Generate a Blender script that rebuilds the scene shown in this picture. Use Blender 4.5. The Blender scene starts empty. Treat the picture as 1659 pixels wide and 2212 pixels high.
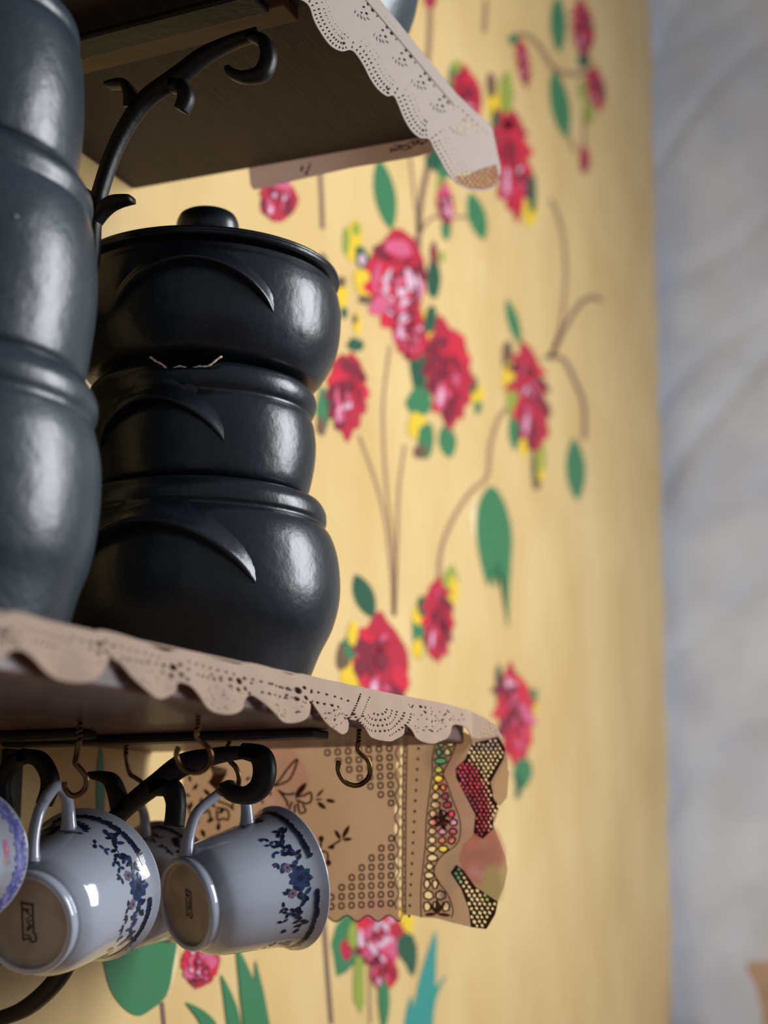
import bpy, math, random
import numpy as np
from mathutils import Vector

# ------------------------------------------------------------------ camera
W, H_IMG, F_PX = 1659.0, 2212.0, 3192.6
PITCH, YAW = 0.2158, 0.4230
CAM = np.array([-0.9516, -0.6182, -0.0613])
FW = np.array([math.cos(PITCH)*math.cos(YAW), math.cos(PITCH)*math.sin(YAW), math.sin(PITCH)])
RT = np.cross(FW, [0, 0, 1.0]); RT /= np.linalg.norm(RT)
UP = np.cross(RT, FW)
cd = bpy.data.cameras.new('camera'); cam = bpy.data.objects.new('camera', cd)
bpy.context.scene.collection.objects.link(cam)
cam.location = Vector(CAM)
cam.rotation_euler = Vector(FW).to_track_quat('-Z', 'Y').to_euler()
cd.sensor_fit = 'VERTICAL'; cd.sensor_height = 36.0; cd.lens = 36.0*F_PX/H_IMG
cd.clip_start = 0.02; cd.clip_end = 50
cd.dof.use_dof = True; cd.dof.focus_distance = 0.87; cd.dof.aperture_fstop = 4.6
bpy.context.scene.camera = cam

# ------------------------------------------------------------------ light and exposure
sc = bpy.context.scene
wd = bpy.data.worlds.new('room_light'); sc.world = wd; wd.use_nodes = True
wd.node_tree.nodes['Background'].inputs[0].default_value = (0.80, 0.86, 1.0, 1)
wd.node_tree.nodes['Background'].inputs[1].default_value = 0.27
def area(name, loc, target, sx, sy, power, col):
    l = bpy.data.lights.new(name, 'AREA'); l.shape = 'RECTANGLE'; l.size = sx; l.size_y = sy
    l.energy = power; l.color = col
    o = bpy.data.objects.new(name, l); sc.collection.objects.link(o); o.location = loc
    o.rotation_euler = (Vector(target)-Vector(loc)).to_track_quat('-Z', 'Y').to_euler()
    return o
area('window_daylight', (0.62, -1.42, 0.50), (-0.1, -0.1, 0.15), 0.55, 0.95, 29, (0.93, 0.96, 1.0))
sc.view_settings.view_transform = 'Standard'; sc.view_settings.look = 'None'
sc.view_settings.exposure = 0.0; sc.view_settings.gamma = 1.0
sc.view_settings.use_curve_mapping = False

# ------------------------------------------------------------------ helpers
def hit(u, v, ax, val):
    """world point where the sight line of photo position (u, v) meets the plane axis = val"""
    d = FW + RT*(u-829.5)/F_PX - UP*(v-1106)/F_PX
    return CAM + d*(val-CAM[ax])/d[ax]
def at_depth(u, v, z):
    return CAM + (FW + RT*(u-829.5)/F_PX - UP*(v-1106)/F_PX)*z
def lin(c):
    return tuple((x/12.92 if x <= .04045 else ((x+.055)/1.055)**2.4) for x in (k/255 for k in c))
def mat(name, col, rough=.6, metal=0., spec=.5, col2=None, scale=20., detail=4., lo=.4, hi=.65,
        bump=0., bscale=None, stretch=(1, 1, 1), coat=0., sheen=0.):
    m = bpy.data.materials.new(name); m.use_nodes = True
    nt = m.node_tree; b = nt.nodes['Principled BSDF']
    b.inputs['Base Color'].default_value = (*lin(col), 1)
    b.inputs['Roughness'].default_value = rough; b.inputs['Metallic'].default_value = metal
    b.inputs['Specular IOR Level'].default_value = spec
    b.inputs['Coat Weight'].default_value = coat; b.inputs['Coat Roughness'].default_value = .08
    tc = nt.nodes.new('ShaderNodeTexCoord'); mp = nt.nodes.new('ShaderNodeMapping')
    mp.inputs['Scale'].default_value = stretch
    nt.links.new(tc.outputs['Object'], mp.inputs[0])
    if col2:
        n = nt.nodes.new('ShaderNodeTexNoise'); n.inputs['Scale'].default_value = scale
        n.inputs['Detail'].default_value = detail
        nt.links.new(mp.outputs[0], n.inputs['Vector'])
        r = nt.nodes.new('ShaderNodeValToRGB')
        r.color_ramp.elements[0].position = lo; r.color_ramp.elements[1].position = hi
        r.color_ramp.elements[0].color = (*lin(col), 1); r.color_ramp.elements[1].color = (*lin(col2), 1)
        nt.links.new(n.outputs['Fac'], r.inputs[0]); nt.links.new(r.outputs[0], b.inputs['Base Color'])
    if bump:
        n2 = nt.nodes.new('ShaderNodeTexNoise'); n2.inputs['Scale'].default_value = bscale or scale
        n2.inputs['Detail'].default_value = 5
        nt.links.new(mp.outputs[0], n2.inputs['Vector'])
        bp = nt.nodes.new('ShaderNodeBump'); bp.inputs['Strength'].default_value = bump
        bp.inputs['Distance'].default_value = .002
        nt.links.new(n2.outputs['Fac'], bp.inputs['Height']); nt.links.new(bp.outputs[0], b.inputs['Normal'])
    return m
def cloth_mat(name, col, transl=.35, clear=0., rough=.6):
    m = bpy.data.materials.new(name); m.use_nodes = True; nt = m.node_tree; nt.nodes.clear()
    o = nt.nodes.new('ShaderNodeOutputMaterial')
    p = nt.nodes.new('ShaderNodeBsdfPrincipled'); p.inputs['Base Color'].default_value = (*lin(col), 1)
    p.inputs['Roughness'].default_value = rough; p.inputs['Specular IOR Level'].default_value = .35
    t = nt.nodes.new('ShaderNodeBsdfTranslucent'); t.inputs[0].default_value = (*lin(col), 1)
    n = nt.nodes.new('ShaderNodeTexNoise'); n.inputs['Scale'].default_value = 1400
    bp = nt.nodes.new('ShaderNodeBump'); bp.inputs['Strength'].default_value = .25; bp.inputs['Distance'].default_value = .0003
    tc = nt.nodes.new('ShaderNodeTexCoord'); nt.links.new(tc.outputs['Object'], n.inputs['Vector'])
    nt.links.new(n.outputs[0], bp.inputs['Height']); nt.links.new(bp.outputs[0], p.inputs['Normal'])
    mx = nt.nodes.new('ShaderNodeMixShader'); mx.inputs[0].default_value = transl
    nt.links.new(p.outputs[0], mx.inputs[1]); nt.links.new(t.outputs[0], mx.inputs[2])
    last = mx
    if clear:
        tr = nt.nodes.new('ShaderNodeBsdfTransparent'); tr.inputs[0].default_value = (.96, .91, .86, 1)
        m2 = nt.nodes.new('ShaderNodeMixShader'); m2.inputs[0].default_value = clear
        nt.links.new(mx.outputs[0], m2.inputs[1]); nt.links.new(tr.outputs[0], m2.inputs[2]); last = m2
    nt.links.new(last.outputs[0], o.inputs[0])
    return m
def obj(name, verts, faces, mats, parent=None, smooth=False, midx=None):
    me = bpy.data.meshes.new(name); me.from_pydata([tuple(map(float, v)) for v in verts], [], faces)
    for m in (mats if isinstance(mats, (list, tuple)) else [mats]): me.materials.append(m)
    if midx is not None:
        for p, i in zip(me.polygons, midx): p.material_index = i
    if smooth:
        for p in me.polygons: p.use_smooth = True
    me.update()
    o = bpy.data.objects.new(name, me); sc.collection.objects.link(o)
    if parent: 
        o.parent = parent
        if parent.type == 'EMPTY' or True:
            o.matrix_parent_inverse = parent.matrix_world.inverted() if False else o.matrix_parent_inverse
    return o
def thing(name, label, cat, group=None):
    o = bpy.data.objects.new(name, None); sc.collection.objects.link(o); o.empty_display_size = .02
    o['label'] = label; o['category'] = cat
    if group: o['group'] = group
    return o
def tag(o, label, cat, group=None):
    o['label'] = label; o['category'] = cat
    if group: o['group'] = group
    return o
def set_origin(root, p):
    """move an Empty to the base of its thing, leaving its parts where they stand"""
    p = Vector([float(x) for x in p]); root.location = p
    for c in root.children:
        c.location = c.location - p
def solidify(o, t, off=0):
    m = o.modifiers.new('thickness', 'SOLIDIFY'); m.thickness = t; m.offset = off; return o
def bevel(o, w, seg=2):
    m = o.modifiers.new('bevel', 'BEVEL'); m.width = w; m.segments = seg; m.limit_method = 'ANGLE'; return o
def box(name, lo, hi, m, parent=None, bw=0):
    (a, b, c), (d, e, f) = lo, hi
    v = [(a,b,c),(d,b,c),(d,e,c),(a,e,c),(a,b,f),(d,b,f),(d,e,f),(a,e,f)]
    o = obj(name, v, [(0,3,2,1),(4,5,6,7),(0,1,5,4),(1,2,6,5),(2,3,7,6),(3,0,4,7)], m, parent)
    if bw: bevel(o, bw)
    return o
def spline(pts, n=8, closed=False):
    P = [np.array(p, float) for p in pts]; out = []; N = len(P)
    rng = range(N if closed else N-1)
    for i in rng:
        if closed: a, b, c, d = P[(i-1) % N], P[i], P[(i+1) % N], P[(i+2) % N]
        else: a, b, c, d = P[max(i-1, 0)], P[i], P[i+1], P[min(i+2, N-1)]
        for k in range(n):
            t = k/n
            out.append(.5*((2*b)+(-a+c)*t+(2*a-5*b+4*c-d)*t*t+(-a+3*b-3*c+d)*t**3))
    if not closed: out.append(P[-1])
    return out
def tube(name, pts, rad, m, parent=None, seg=10, flat=1.0, closed=False):
    """round bar along 3D points; rad a number or one per point"""
    P = [np.array(p, float) for p in pts]; n = len(P)
    R = rad if isinstance(rad, (list, tuple)) else [rad]*n
    T = [P[min(i+1, n-1)]-P[max(i-1, 0)] for i in range(n)]; T = [t/np.linalg.norm(t) for t in T]
    a = np.cross(T[0], [0.3, .2, 1]); a /= np.linalg.norm(a)
    V = []; F = []
    for i in range(n):
        a = a-T[i]*(a@T[i]); a /= np.linalg.norm(a); b = np.cross(T[i], a)
        for k in range(seg):
            th = 2*math.pi*k/seg
            V.append(P[i]+R[i]*(math.cos(th)*a*flat+math.sin(th)*b))
    for i in range(n-1):
        for k in range(seg):
            k2 = (k+1) % seg
            F.append((i*seg+k, i*seg+k2, (i+1)*seg+k2, (i+1)*seg+k))
    F.append(tuple(reversed(range(seg)))); F.append(tuple(range((n-1)*seg, n*seg)))
    return obj(name, V, F, m, parent, True)
def revolve(prof, seg=96, origin=(0, 0, 0), frame=None, wob=0, seed=0, notch=None):
    """surface of revolution of (r, s) pairs around a frame (e1, e2, axis)"""
    e1, e2, ax = frame or (np.array([1., 0, 0]), np.array([0, 1., 0]), np.array([0, 0, 1.]))
    o = np.array(origin, float); V = []; F = []; n = len(prof); rg = random.Random(seed)
    ph = [rg.uniform(0, 6.28) for _ in range(4)]
    for i, (r, s) in enumerate(prof):
        for k in range(seg):
            th = 2*math.pi*k/seg
            w = 1+wob*(math.sin(2*th+ph[0])+.6*math.sin(3*th+ph[1]+s*30)+.4*math.sin(5*th+ph[2]-s*50))
            ds = 0
            if notch: ds = notch(i, th)
            V.append(o+(math.cos(th)*e1+math.sin(th)*e2)*r*w+ax*(s+ds))
    for i in range(n-1):
        for k in range(seg):
            k2 = (k+1) % seg
            F.append((i*seg+k, i*seg+k2, (i+1)*seg+k2, (i+1)*seg+k))
    return V, F
def smoothprof(p, n=4):
    return [(max(0, float(a[0])), float(a[1])) for a in spline(p, n)]

# ---- flat marks drawn by their outline and laid on a plane
class Flat:
    def __init__(s, mapper): s.V = []; s.F = []; s.M = []; s.map = mapper; s.layer = 0
    def poly(s, pts, m, layer=None):
        L = s.layer if layer is None else layer
        i = len(s.V); c = np.mean(np.array(pts, float), axis=0)
        s.V.append(s.map(c[0], c[1], L))
        for p in pts: s.V.append(s.map(p[0], p[1], L))
        n = len(pts)
        for k in range(n): s.F.append((i, i+1+k, i+1+(k+1) % n)); s.M.append(m)
    def ribbon(s, pts, w, m, layer=None, n=5, close=False):
        L = s.layer if layer is None else layer
        P = spline(pts, n, close) if n > 1 else [np.array(p, float) for p in pts]
        N = len(P); i0 = len(s.V)
        for i, p in enumerate(P):
            t = (P[(i+1) % N]-P[i-1]) if close else P[min(i+1, N-1)]-P[max(i-1, 0)]
            t = t/(np.linalg.norm(t)+1e-9); nn = np.array([-t[1], t[0]])
            ww = w if not isinstance(w, (list, tuple)) else float(np.interp(i/(N-1), np.linspace(0, 1, len(w)), w))
            a, b = p+nn*ww/2, p-nn*ww/2
            s.V.append(s.map(a[0], a[1], L)); s.V.append(s.map(b[0], b[1], L))
        for i in range(N if close else N-1):
            j = (i+1) % N
            s.F.append((i0+2*i, i0+2*j, i0+2*j+1, i0+2*i+1)); s.M.append(m)
    def ell(s, cx, cy, rx, ry, rot, m, layer=None, n=10, lump=0, rg=None):
        pts = []
        for k in range(n):
            th = 2*math.pi*k/n; q = 1+(rg.uniform(-lump, lump) if rg else 0)
            x, y = rx*q*math.cos(th), ry*q*math.sin(th)
            pts.append((cx+x*math.cos(rot)-y*math.sin(rot), cy+x*math.sin(rot)+y*math.cos(rot)))
        s.poly(pts, m, layer)
    def leaf(s, x0, y0, x1, y1, w, m, layer=None, n=6):
        d = np.array([x1-x0, y1-y0], float); L = np.linalg.norm(d); d /= L+1e-9; q = np.array([-d[1], d[0]])
        a = []; b = []
        for k in range(n+1):
            t = k/n; ww = w/2*math.sin(math.pi*t)**.7 if 0 < t < 1 else 0
            c = np.array([x0, y0])+d*L*t
            a.append(c+q*ww); b.append(c-q*ww)
        s.poly(a+b[-2:0:-1], m, layer)
    def build(s, name, mats, parent=None):
        return obj(name, s.V, s.F, mats, parent, midx=s.M)

# ---- cloth cut out of an outline with holes, by contouring a distance field
def pip_sd(X, Y, poly):
    P = np.array(poly, float); Q = np.roll(P, -1, 0)
    d2 = np.full(X.shape, 1e18); ins = np.zeros(X.shape, bool)
    for (x0, y0), (x1, y1) in zip(P, Q):
        ex, ey = x1-x0, y1-y0; L = ex*ex+ey*ey+1e-12
        t = np.clip(((X-x0)*ex+(Y-y0)*ey)/L, 0, 1)
        d2 = np.minimum(d2, (X-x0-t*ex)**2+(Y-y0-t*ey)**2)
        if y0 != y1:
            c = ((y0 > Y) != (y1 > Y)) & (X < (x1-x0)*(Y-y0)/(y1-y0)+x0)
            ins ^= c
    d = np.sqrt(d2)
    return np.where(ins, d, -d)
def sheet(name, outline, holes, mapper, step, m, parent, thick=.0005, keep=None):
    """holes: (cx, cy, rx, ry, rot) ovals or lists of points"""
    P = np.array(outline, float); x0, y0 = P.min(0)-step; x1, y1 = P.max(0)+step
    xs = np.arange(x0, x1+step, step); ys = np.arange(y0, y1+step, step)
    X, Y = np.meshgrid(xs, ys); D = pip_sd(X, Y, outline)
    for h in holes:
        if len(h) == 5 and not hasattr(h[0], '__len__'):
            cx, cy, rx, ry, rot = h; R = max(rx, ry)+2*step
            i0 = max(0, int((cx-R-x0)/step)); i1 = int((cx+R-x0)/step)+2
            j0 = max(0, int((cy-R-y0)/step)); j1 = int((cy+R-y0)/step)+2
            if i0 >= len(xs) or j0 >= len(ys) or i1 <= 0 or j1 <= 0: continue
            a = X[j0:j1, i0:i1]-cx; b = Y[j0:j1, i0:i1]-cy
            p = a*math.cos(rot)+b*math.sin(rot); q = -a*math.sin(rot)+b*math.cos(rot)
            f = (np.sqrt((p/rx)**2+(q/ry)**2)-1)*min(rx, ry)
            D[j0:j1, i0:i1] = np.minimum(D[j0:j1, i0:i1], f)
        else:
            hp = np.array(h, float); a0, b0 = hp.min(0)-2*step; a1, b1 = hp.max(0)+2*step
            i0 = max(0, int((a0-x0)/step)); i1 = int((a1-x0)/step)+2
            j0 = max(0, int((b0-y0)/step)); j1 = int((b1-y0)/step)+2
            D[j0:j1, i0:i1] = np.minimum(D[j0:j1, i0:i1], -pip_sd(X[j0:j1, i0:i1], Y[j0:j1, i0:i1], h))
    V = []; F = []; idx = {}
    def corner(j, i):
        k = (j, i)
        if k not in idx: idx[k] = len(V); V.append(mapper(xs[i], ys[j]))
        return idx[k]
    def edge(j, i, j2, i2):
        k = (min((j, i), (j2, i2)), max((j, i), (j2, i2)))
        if k not in idx:
            a, b = D[j, i], D[j2, i2]; t = a/(a-b)
            idx[k] = len(V); V.append(mapper(xs[i]+(xs[i2]-xs[i])*t, ys[j]+(ys[j2]-ys[j])*t))
        return idx[k]
    ny, nx = D.shape
    Dp = D > 0
    cnt = Dp[:-1, :-1].astype(int)+Dp[1:, :-1]+Dp[:-1, 1:]+Dp[1:, 1:]
    for j, i in zip(*np.nonzero(cnt)):
        cs = [(j, i), (j, i+1), (j+1, i+1), (j+1, i)]
        if cnt[j, i] == 4: F.append(tuple(corner(*c) for c in cs)); continue
        f = []
        for k in range(4):
            a, b = cs[k], cs[(k+1) % 4]
            if Dp[a]: f.append(corner(*a))
            if Dp[a] != Dp[b]: f.append(edge(*a, *b))
        if len(f) >= 3: F.append(tuple(f))
    o = obj(name, V, F, m, parent, True)
    if thick: solidify(o, thick)
    return o

# ------------------------------------------------------------------ materials
M_yellow = mat('yellow_paint', (208, 170, 100), .40, col2=(238, 208, 148), scale=7, detail=7, lo=.15, hi=.85, bump=.2, bscale=35, spec=.45, stretch=(1, 1, .6))
M_white = mat('whitewash', (212, 218, 232), .8, col2=(230, 236, 246), scale=6, detail=5, bump=.3, bscale=14)
M_floor = mat('floor_tile', (120, 80, 60), .5, col2=(140, 100, 75), scale=6)
M_woodT = mat('dark_wood', (34, 20, 20), .65, col2=(48, 29, 27), scale=9, stretch=(1, 9, 9), bump=.3, bscale=40)
M_woodL = mat('brown_varnished_wood', (74, 46, 41), .48, col2=(96, 62, 56), scale=9, stretch=(1, 9, 9), bump=.15, bscale=40, coat=.08)
M_batten = mat('pale_batten_wood', (110, 82, 50), .6, col2=(84, 60, 38), scale=12, stretch=(4, 1, 4))
M_iron = mat('black_cast_iron', (14, 11, 11), .5, col2=(24, 18, 16), scale=60, bump=.2, bscale=160, spec=.4)
M_brass = mat('aged_brass', (120, 92, 60), .28, metal=1, col2=(70, 46, 30), scale=90)
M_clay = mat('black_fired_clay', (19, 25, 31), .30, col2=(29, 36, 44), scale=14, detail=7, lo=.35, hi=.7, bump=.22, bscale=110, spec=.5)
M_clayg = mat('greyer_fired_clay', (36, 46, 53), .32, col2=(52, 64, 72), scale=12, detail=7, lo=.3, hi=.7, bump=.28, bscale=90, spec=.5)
M_chip = mat('chipped_clay_edge', (226, 200, 176), .6)
M_china = mat('white_porcelain', (176, 182, 195), .09, spec=.6, coat=.3)
M_chinaf = mat('unglazed_foot', (178, 162, 148), .6, col2=(150, 134, 120), scale=40)
M_ink = mat('brown_stamp_ink', (58, 38, 34), .6)
M_blue = mat('blue_decal', (44, 66, 108), .15, col2=(30, 44, 70), scale=300)
M_navy = mat('dark_blue_decal', (28, 34, 52), .15)
M_mauve = mat('mauve_decal', (120, 98, 120), .15)
M_purple = mat('purple_decal', (92, 92, 160), .15, col2=(150, 150, 205), scale=260)
M_pink = mat('pink_decal', (206, 120, 160), .15)
M_peach = mat('peach_decal', (214, 170, 140), .15)
M_lace = cloth_mat('cream_lace', (190, 174, 162), .3)
M_laceb = cloth_mat('tan_lace', (212, 184, 160), .4)
M_panel = cloth_mat('translucent_tan_cloth', (214, 186, 160), .68, .30)
M_film = cloth_mat('clear_lace_film', (196, 160, 130), .6, .55)
M_thread = cloth_mat('brown_print', (104, 66, 42), .25)
M_knot = cloth_mat('brown_net', (176, 124, 84), .5)
# mural paint
PAL = [('crimson', (188, 20, 52)), ('dark_red', (128, 14, 42)), ('pink', (218, 92, 128)), ('pale_pink', (232, 190, 208)),
       ('leaf_green', (52, 124, 76)), ('deep_green', (26, 84, 56)), ('teal', (48, 150, 138)), ('sun_yellow', (240, 200, 40)),
       ('stem_brown', (160, 120, 88)), ('stem_dark', (124, 90, 76)), ('lime', (150, 165, 60)), ('cream', (246, 226, 176)), ('umber', (108, 82, 58)), ('bright_red', (214, 24, 54))]
MP = [mat('mural_'+n, c, .45, col2=tuple(int(x*.9+12) for x in c), scale=25, detail=5) for n, c in PAL]
CR, DR, PK, PP, GR, DG, TE, YE, ST, SD, LI, CM, UM, BR = range(14)

# ------------------------------------------------------------------ room
def kind(o): o['kind'] = 'structure'; return o
rg = random.Random(3)
# yellow wall: a thick slab whose far edge runs down the corner, a little uneven
def corner_x(z): return 1.622 + (z+.0)*0.078
V = []; F = []
zs = np.linspace(-1.3, 2.2, 180)
for z in zs:
    e = corner_x(z)+.006*math.sin(z*23)+.005*math.sin(z*57+1)+.004*math.sin(z*131)
    for x, y in ((-2.2, 0), (e-.01, 0), (e, .004), (e+.004, .03), (-2.2, .08)): V.append((x, y, z))
for i in range(len(zs)-1):
    for k in range(4): F.append((i*5+k, i*5+k+1, (i+1)*5+k+1, (i+1)*5+k))
wall = kind(obj('wall_left', V, F, M_yellow))
# white wall beyond, rough plaster over stone
from mathutils import noise as mn
V = []; F = []; ny, nz = 110, 190
for j in range(nz):
    for i in range(ny):
        y = .10-1.5*i/(ny-1); z = -1.3+3.5*j/(nz-1)
        d = mn.noise(Vector((3, y*4, z*3)))*.010+mn.noise(Vector((7, y*13, z*9)))*.004
        d += .011*max(0, 1-abs(mn.noise(Vector((1, y*2.5, z*4+y*3))))*9)
        V.append((corner_x(z)+.035+d, y, z))
for j in range(nz-1):
    for i in range(ny-1): F.append((j*ny+i, j*ny+i+1, (j+1)*ny+i+1, (j+1)*ny+i))
kind(obj('wall_back', V, F, M_white, smooth=True))
kind(box('floor', (-2.2, -3.2, -1.36), (2.2, .08, -1.3), M_floor))

# blurred brown post end at the lower right, standing before the white wall
pp = [(1612, 2082), (1700, 2078), (1700, 2300), (1650, 2300), (1645, 2180), (1632, 2130), (1616, 2102)]
a = [hit(u, v, 0, 1.45) for u, v in pp]
yl = min(p[1] for p in a); 
a[2][2] = a[3][2] = -1.3
V = list(a)+[p+np.array([.05, 0, 0]) for p in a]; n = len(a)
F = [tuple(range(n)), tuple(range(2*n-1, n-1, -1))]+[(k, (k+1) % n, n+(k+1) % n, n+k) for k in range(n)]
o = obj('wooden_post', V, F, mat('reddish_brown_wood', (196, 164, 140), .6, col2=(176, 150, 124), scale=20))
tag(o, 'blurred reddish-brown wooden post end at the lower right before the white wall', 'post')

# ------------------------------------------------------------------ mural
def wallmap(u, v, L):
    return hit(u, v, 1, -.0005-.00012*L)
def mural(name, fn, label=None):
    f = Flat(wallmap); fn(f); o = f.build(name, MP, wall)
    if label: o['label'] = label
    return o
def rose(cx, cy, w, h, seed, tilt=0., light=.3, name='painted_rose'):
    def fn(f):
        r = random.Random(seed)
        pts = []
        for k in range(26):
            th = 2*math.pi*k/26; q = 1+.07*math.sin(3*th+seed)+.06*math.sin(5*th+seed*2)+r.uniform(-.05, .05)
            x = w/2*q*math.cos(th); y = h/2*q*math.sin(th)
            if y > 0: x *= 1-.5*(y/(h/2))**2
            elif h > 1.8*w: x *= 1-.4*(y/(h/2))**2
            pts.append((cx+x-tilt*y, cy+y))
        f.poly([(cx+(p[0]-cx)*1.0, p[1]) for p in pts], CR, 2)
        ang0 = r.uniform(0, 6)
        for k in range(11):      # outer petals
            th = ang0+k*2*math.pi/11; rr = .66
            x = cx+w/2*rr*math.cos(th); y = cy+h/2*rr*math.sin(th); x -= tilt*(y-cy)
            c = r.choice([CR, DR, BR, PK if light > .35 and r.random() < light else CR])
            f.ell(x, y, w*.15, h*.14, th*.4, c, 3+k % 3, 9, .15, r)
        for k in range(9):       # petal rims, curved strokes
            th = r.uniform(0, 6.28); R = r.uniform(.25, .72)
            arc = []
            for q in np.linspace(-.5, .5, 4):
                x = cx+w/2*R*math.cos(th+q); y = cy+h/2*R*math.sin(th+q); arc.append((x-tilt*(y-cy), y))
            lightc = r.random() < light+.15
            if light < .35 and k > 5: continue
            if k < 3 and light < .35: lightc = False
            f.ribbon(arc, [2, w*.12, w*.10, 1], (PP if r.random() < light else PK) if lightc else DR, 7+k % 4, 4)
        f.ell(cx-tilt*0, cy-h*.05, w*.13, h*.10, 0, DR, 11, 9, .15, r)
        if light < .45: f.ell(cx-w*.2-tilt*h*.22, cy+h*.22, w*.11, h*.13, .1, PK, 11, 10, .1, r); f.ell(cx-w*.2-tilt*h*.22, cy+h*.22, w*.05, h*.08, .1, PP, 12, 10, .1, r)
        for k in range(int(1+light*24)):
            x = cx+r.uniform(-.3, .3)*w; y = cy+r.uniform(-.33, .33)*h
            f.ell(x-tilt*(y-cy), y, w*.05, h*.045, r.uniform(-1, 1), r.choice([PK, PP, PK, BR]), 12+k % 3, 8, .2, r)
    return mural(name, fn)
def leaf(x0, y0, x1, y1, w, c=GR, name='painted_leaf'):
    def fn(f):
        f.leaf(x0, y0, x1, y1, w, c, 1, 10)
        if w > 25: f.leaf(x0+(x1-x0)*.1+w*.12, y0+(y1-y0)*.15, x0+(x1-x0)*.9, y0+(y1-y0)*.85, w*.4, c, 2, 8)
    return mural(name, fn)
def stem(pts, w, c=ST):
    return mural('painted_stem', lambda f: f.ribbon(pts, w, c, 0, 7))
def sprig(items):
    """small buds and leaflets around a flower: (x, y, rx, ry, rot, colour)"""
    def fn(f):
        r = random.Random(int(items[0][0]))
        for k, (x, y, rx, ry, rot, c) in enumerate(items): f.ell(x, y, rx*1.1, ry*1.1, rot, c, 1+k*.7, 10, .16, r)
    return mural('painted_sprig', fn)

stem([(843, 745), (828, 880), (835, 1050), (852, 1200), (852, 1330)], 6)
stem([(775, 940), (805, 1020), (830, 1110), (845, 1230), (850, 1330)], 6)
stem([(875, 960), (862, 1060), (858, 1180), (853, 1330)], 6)
stem([(930, 340), (912, 420), (905, 500), (903, 560)], 12, SD)
stem([(885, 330), (895, 420), (905, 500)], 6)
stem([(910, 500), (935, 470), (985, 468), (1030, 472)], 7)
stem([(692, 375), (695, 430), (697, 495)], 9, SD)
stem([(930, 0), (928, 80), (922, 170), (925, 250)], 12)
stem([(1050, 0), (1046, 70)], 10)
stem([(1110, 80), (1135, 75), (1165, 100), (1200, 150), (1240, 160), (1280, 155)], 11)
stem([(1190, 430), (1215, 500), (1222, 600), (1212, 700), (1190, 770)], 8)
stem([(1190, 775), (1215, 720), (1250, 660), (1280, 642), (1300, 650)], 9, SD)
stem([(1175, 772), (1215, 775), (1245, 830), (1262, 880), (1262, 950)], 9, SD)
stem([(1105, 875), (1080, 900), (1060, 960), (1052, 1030), (1020, 1060), (985, 1110), (955, 1180), (948, 1250)], 9)
stem([(700, 1985), (706, 2080), (716, 2212)], 10, SD)
stem([(797, 2090), (800, 2212)], 5)
stem([(350, 2165), (356, 2230)], 9, SD)
stem([(1262, 240), (1262, 300), (1255, 330)], 7)
stem([(1225, 290), (1245, 330)], 7)
stem([(1040, 560), (1043, 640)], 4, CM)
leaf(818, 342, 846, 498, 46); leaf(1016, 415, 1046, 520, 38); leaf(1095, 645, 1124, 745, 24)
leaf(1240, 945, 1248, 1082, 42); leaf(1196, 150, 1224, 300, 40); leaf(1204, -10, 1208, 115, 34)
leaf(1090, 160, 1106, 225, 20); leaf(962, 915, 972, 990, 38); leaf(768, 1240, 806, 1335, 44, DG)
leaf(1112, 880, 1112, 975, 26); leaf(696, 545, 704, 610, 22, DG); leaf(880, 2000, 892, 2110, 30, DG)
leaf(218, 1610, 218, 1800, 18, TE)
def bigleaf(f):
    f.poly(spline([(1062, 1050), (1090, 1085), (1106, 1150), (1104, 1220), (1100, 1290), (1097, 1360), (1090, 1290),
                   (1082, 1240), (1072, 1272), (1062, 1240), (1056, 1268), (1040, 1220), (1030, 1150), (1036, 1085)], 4, True), GR, 1)
    f.ribbon([(1030, 1065), (1022, 1110), (1026, 1170)], [1, 12, 2], CM, 0)
mural('painted_leaf', bigleaf)
def potleaf(f):
    f.poly(spline([(215, 2000), (300, 1985), (378, 2010), (374, 2090), (360, 2150), (325, 2182), (300, 2194), (270, 2180),
                   (240, 2140), (224, 2080)], 4, True), GR, 1)
    f.ribbon([(380, 2010), (378, 2080), (362, 2150)], [4, 9, 2], CM, 0)
mural('painted_leaf', potleaf)
def spikes(f):
    for p in (((402, 2165), (450, 2212), (470, 2300), 40), ((478, 2105), (500, 2180), (520, 2300), 34),
              ((512, 2045), (540, 2150), (565, 2300), 52), ((552, 2075), (562, 2150), (585, 2300), 24)):
        f.ribbon(p[:3], [1, p[3]*.8, p[3]*1.2], GR, 1+p[3]*.1, 6)
mural('painted_grass', spikes)
def teals(f):
    f.ribbon([(942, 2010), (925, 2110), (905, 2260)], [1, 34, 60], TE, 1, 6)
    f.ribbon([(965, 2105), (935, 2160), (915, 2260)], [1, 14, 30], TE, 2, 6)
    f.ribbon([(888, 2150), (885, 2190), (880, 2260)], [1, 16, 26], TE, 2, 6)
mural('painted_grass', teals)
sprig([(765, 520, 18, 40, 0, YE), (785, 560, 14, 26, -.4, DG), (748, 520, 7, 30, 0, LI), (770, 495, 8, 14, 0, LI), (787, 615, 17, 30, -.3, YE), (790, 648, 14, 10, .3, UM), (782, 560, 6, 12, 0, PP)])
sprig([(740, 640, 12, 26, 0, YE), (738, 610, 9, 12, 0, UM), (745, 675, 7, 12, 0, DG), (772, 700, 8, 22, 0, YE), (768, 745, 16, 14, 0, DG), (768, 690, 5, 10, 0, UM)])
sprig([(918, 720, 17, 45, 0, YE), (912, 715, 7, 16, 0, PP), (905, 790, 16, 60, 0, DG), (908, 870, 26, 30, 0, GR), (902, 920, 20, 26, 0, YE), (920, 950, 16, 36, 0, GR), (908, 975, 14, 14, 0, UM), (930, 690, 12, 30, .2, DG)])
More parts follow.
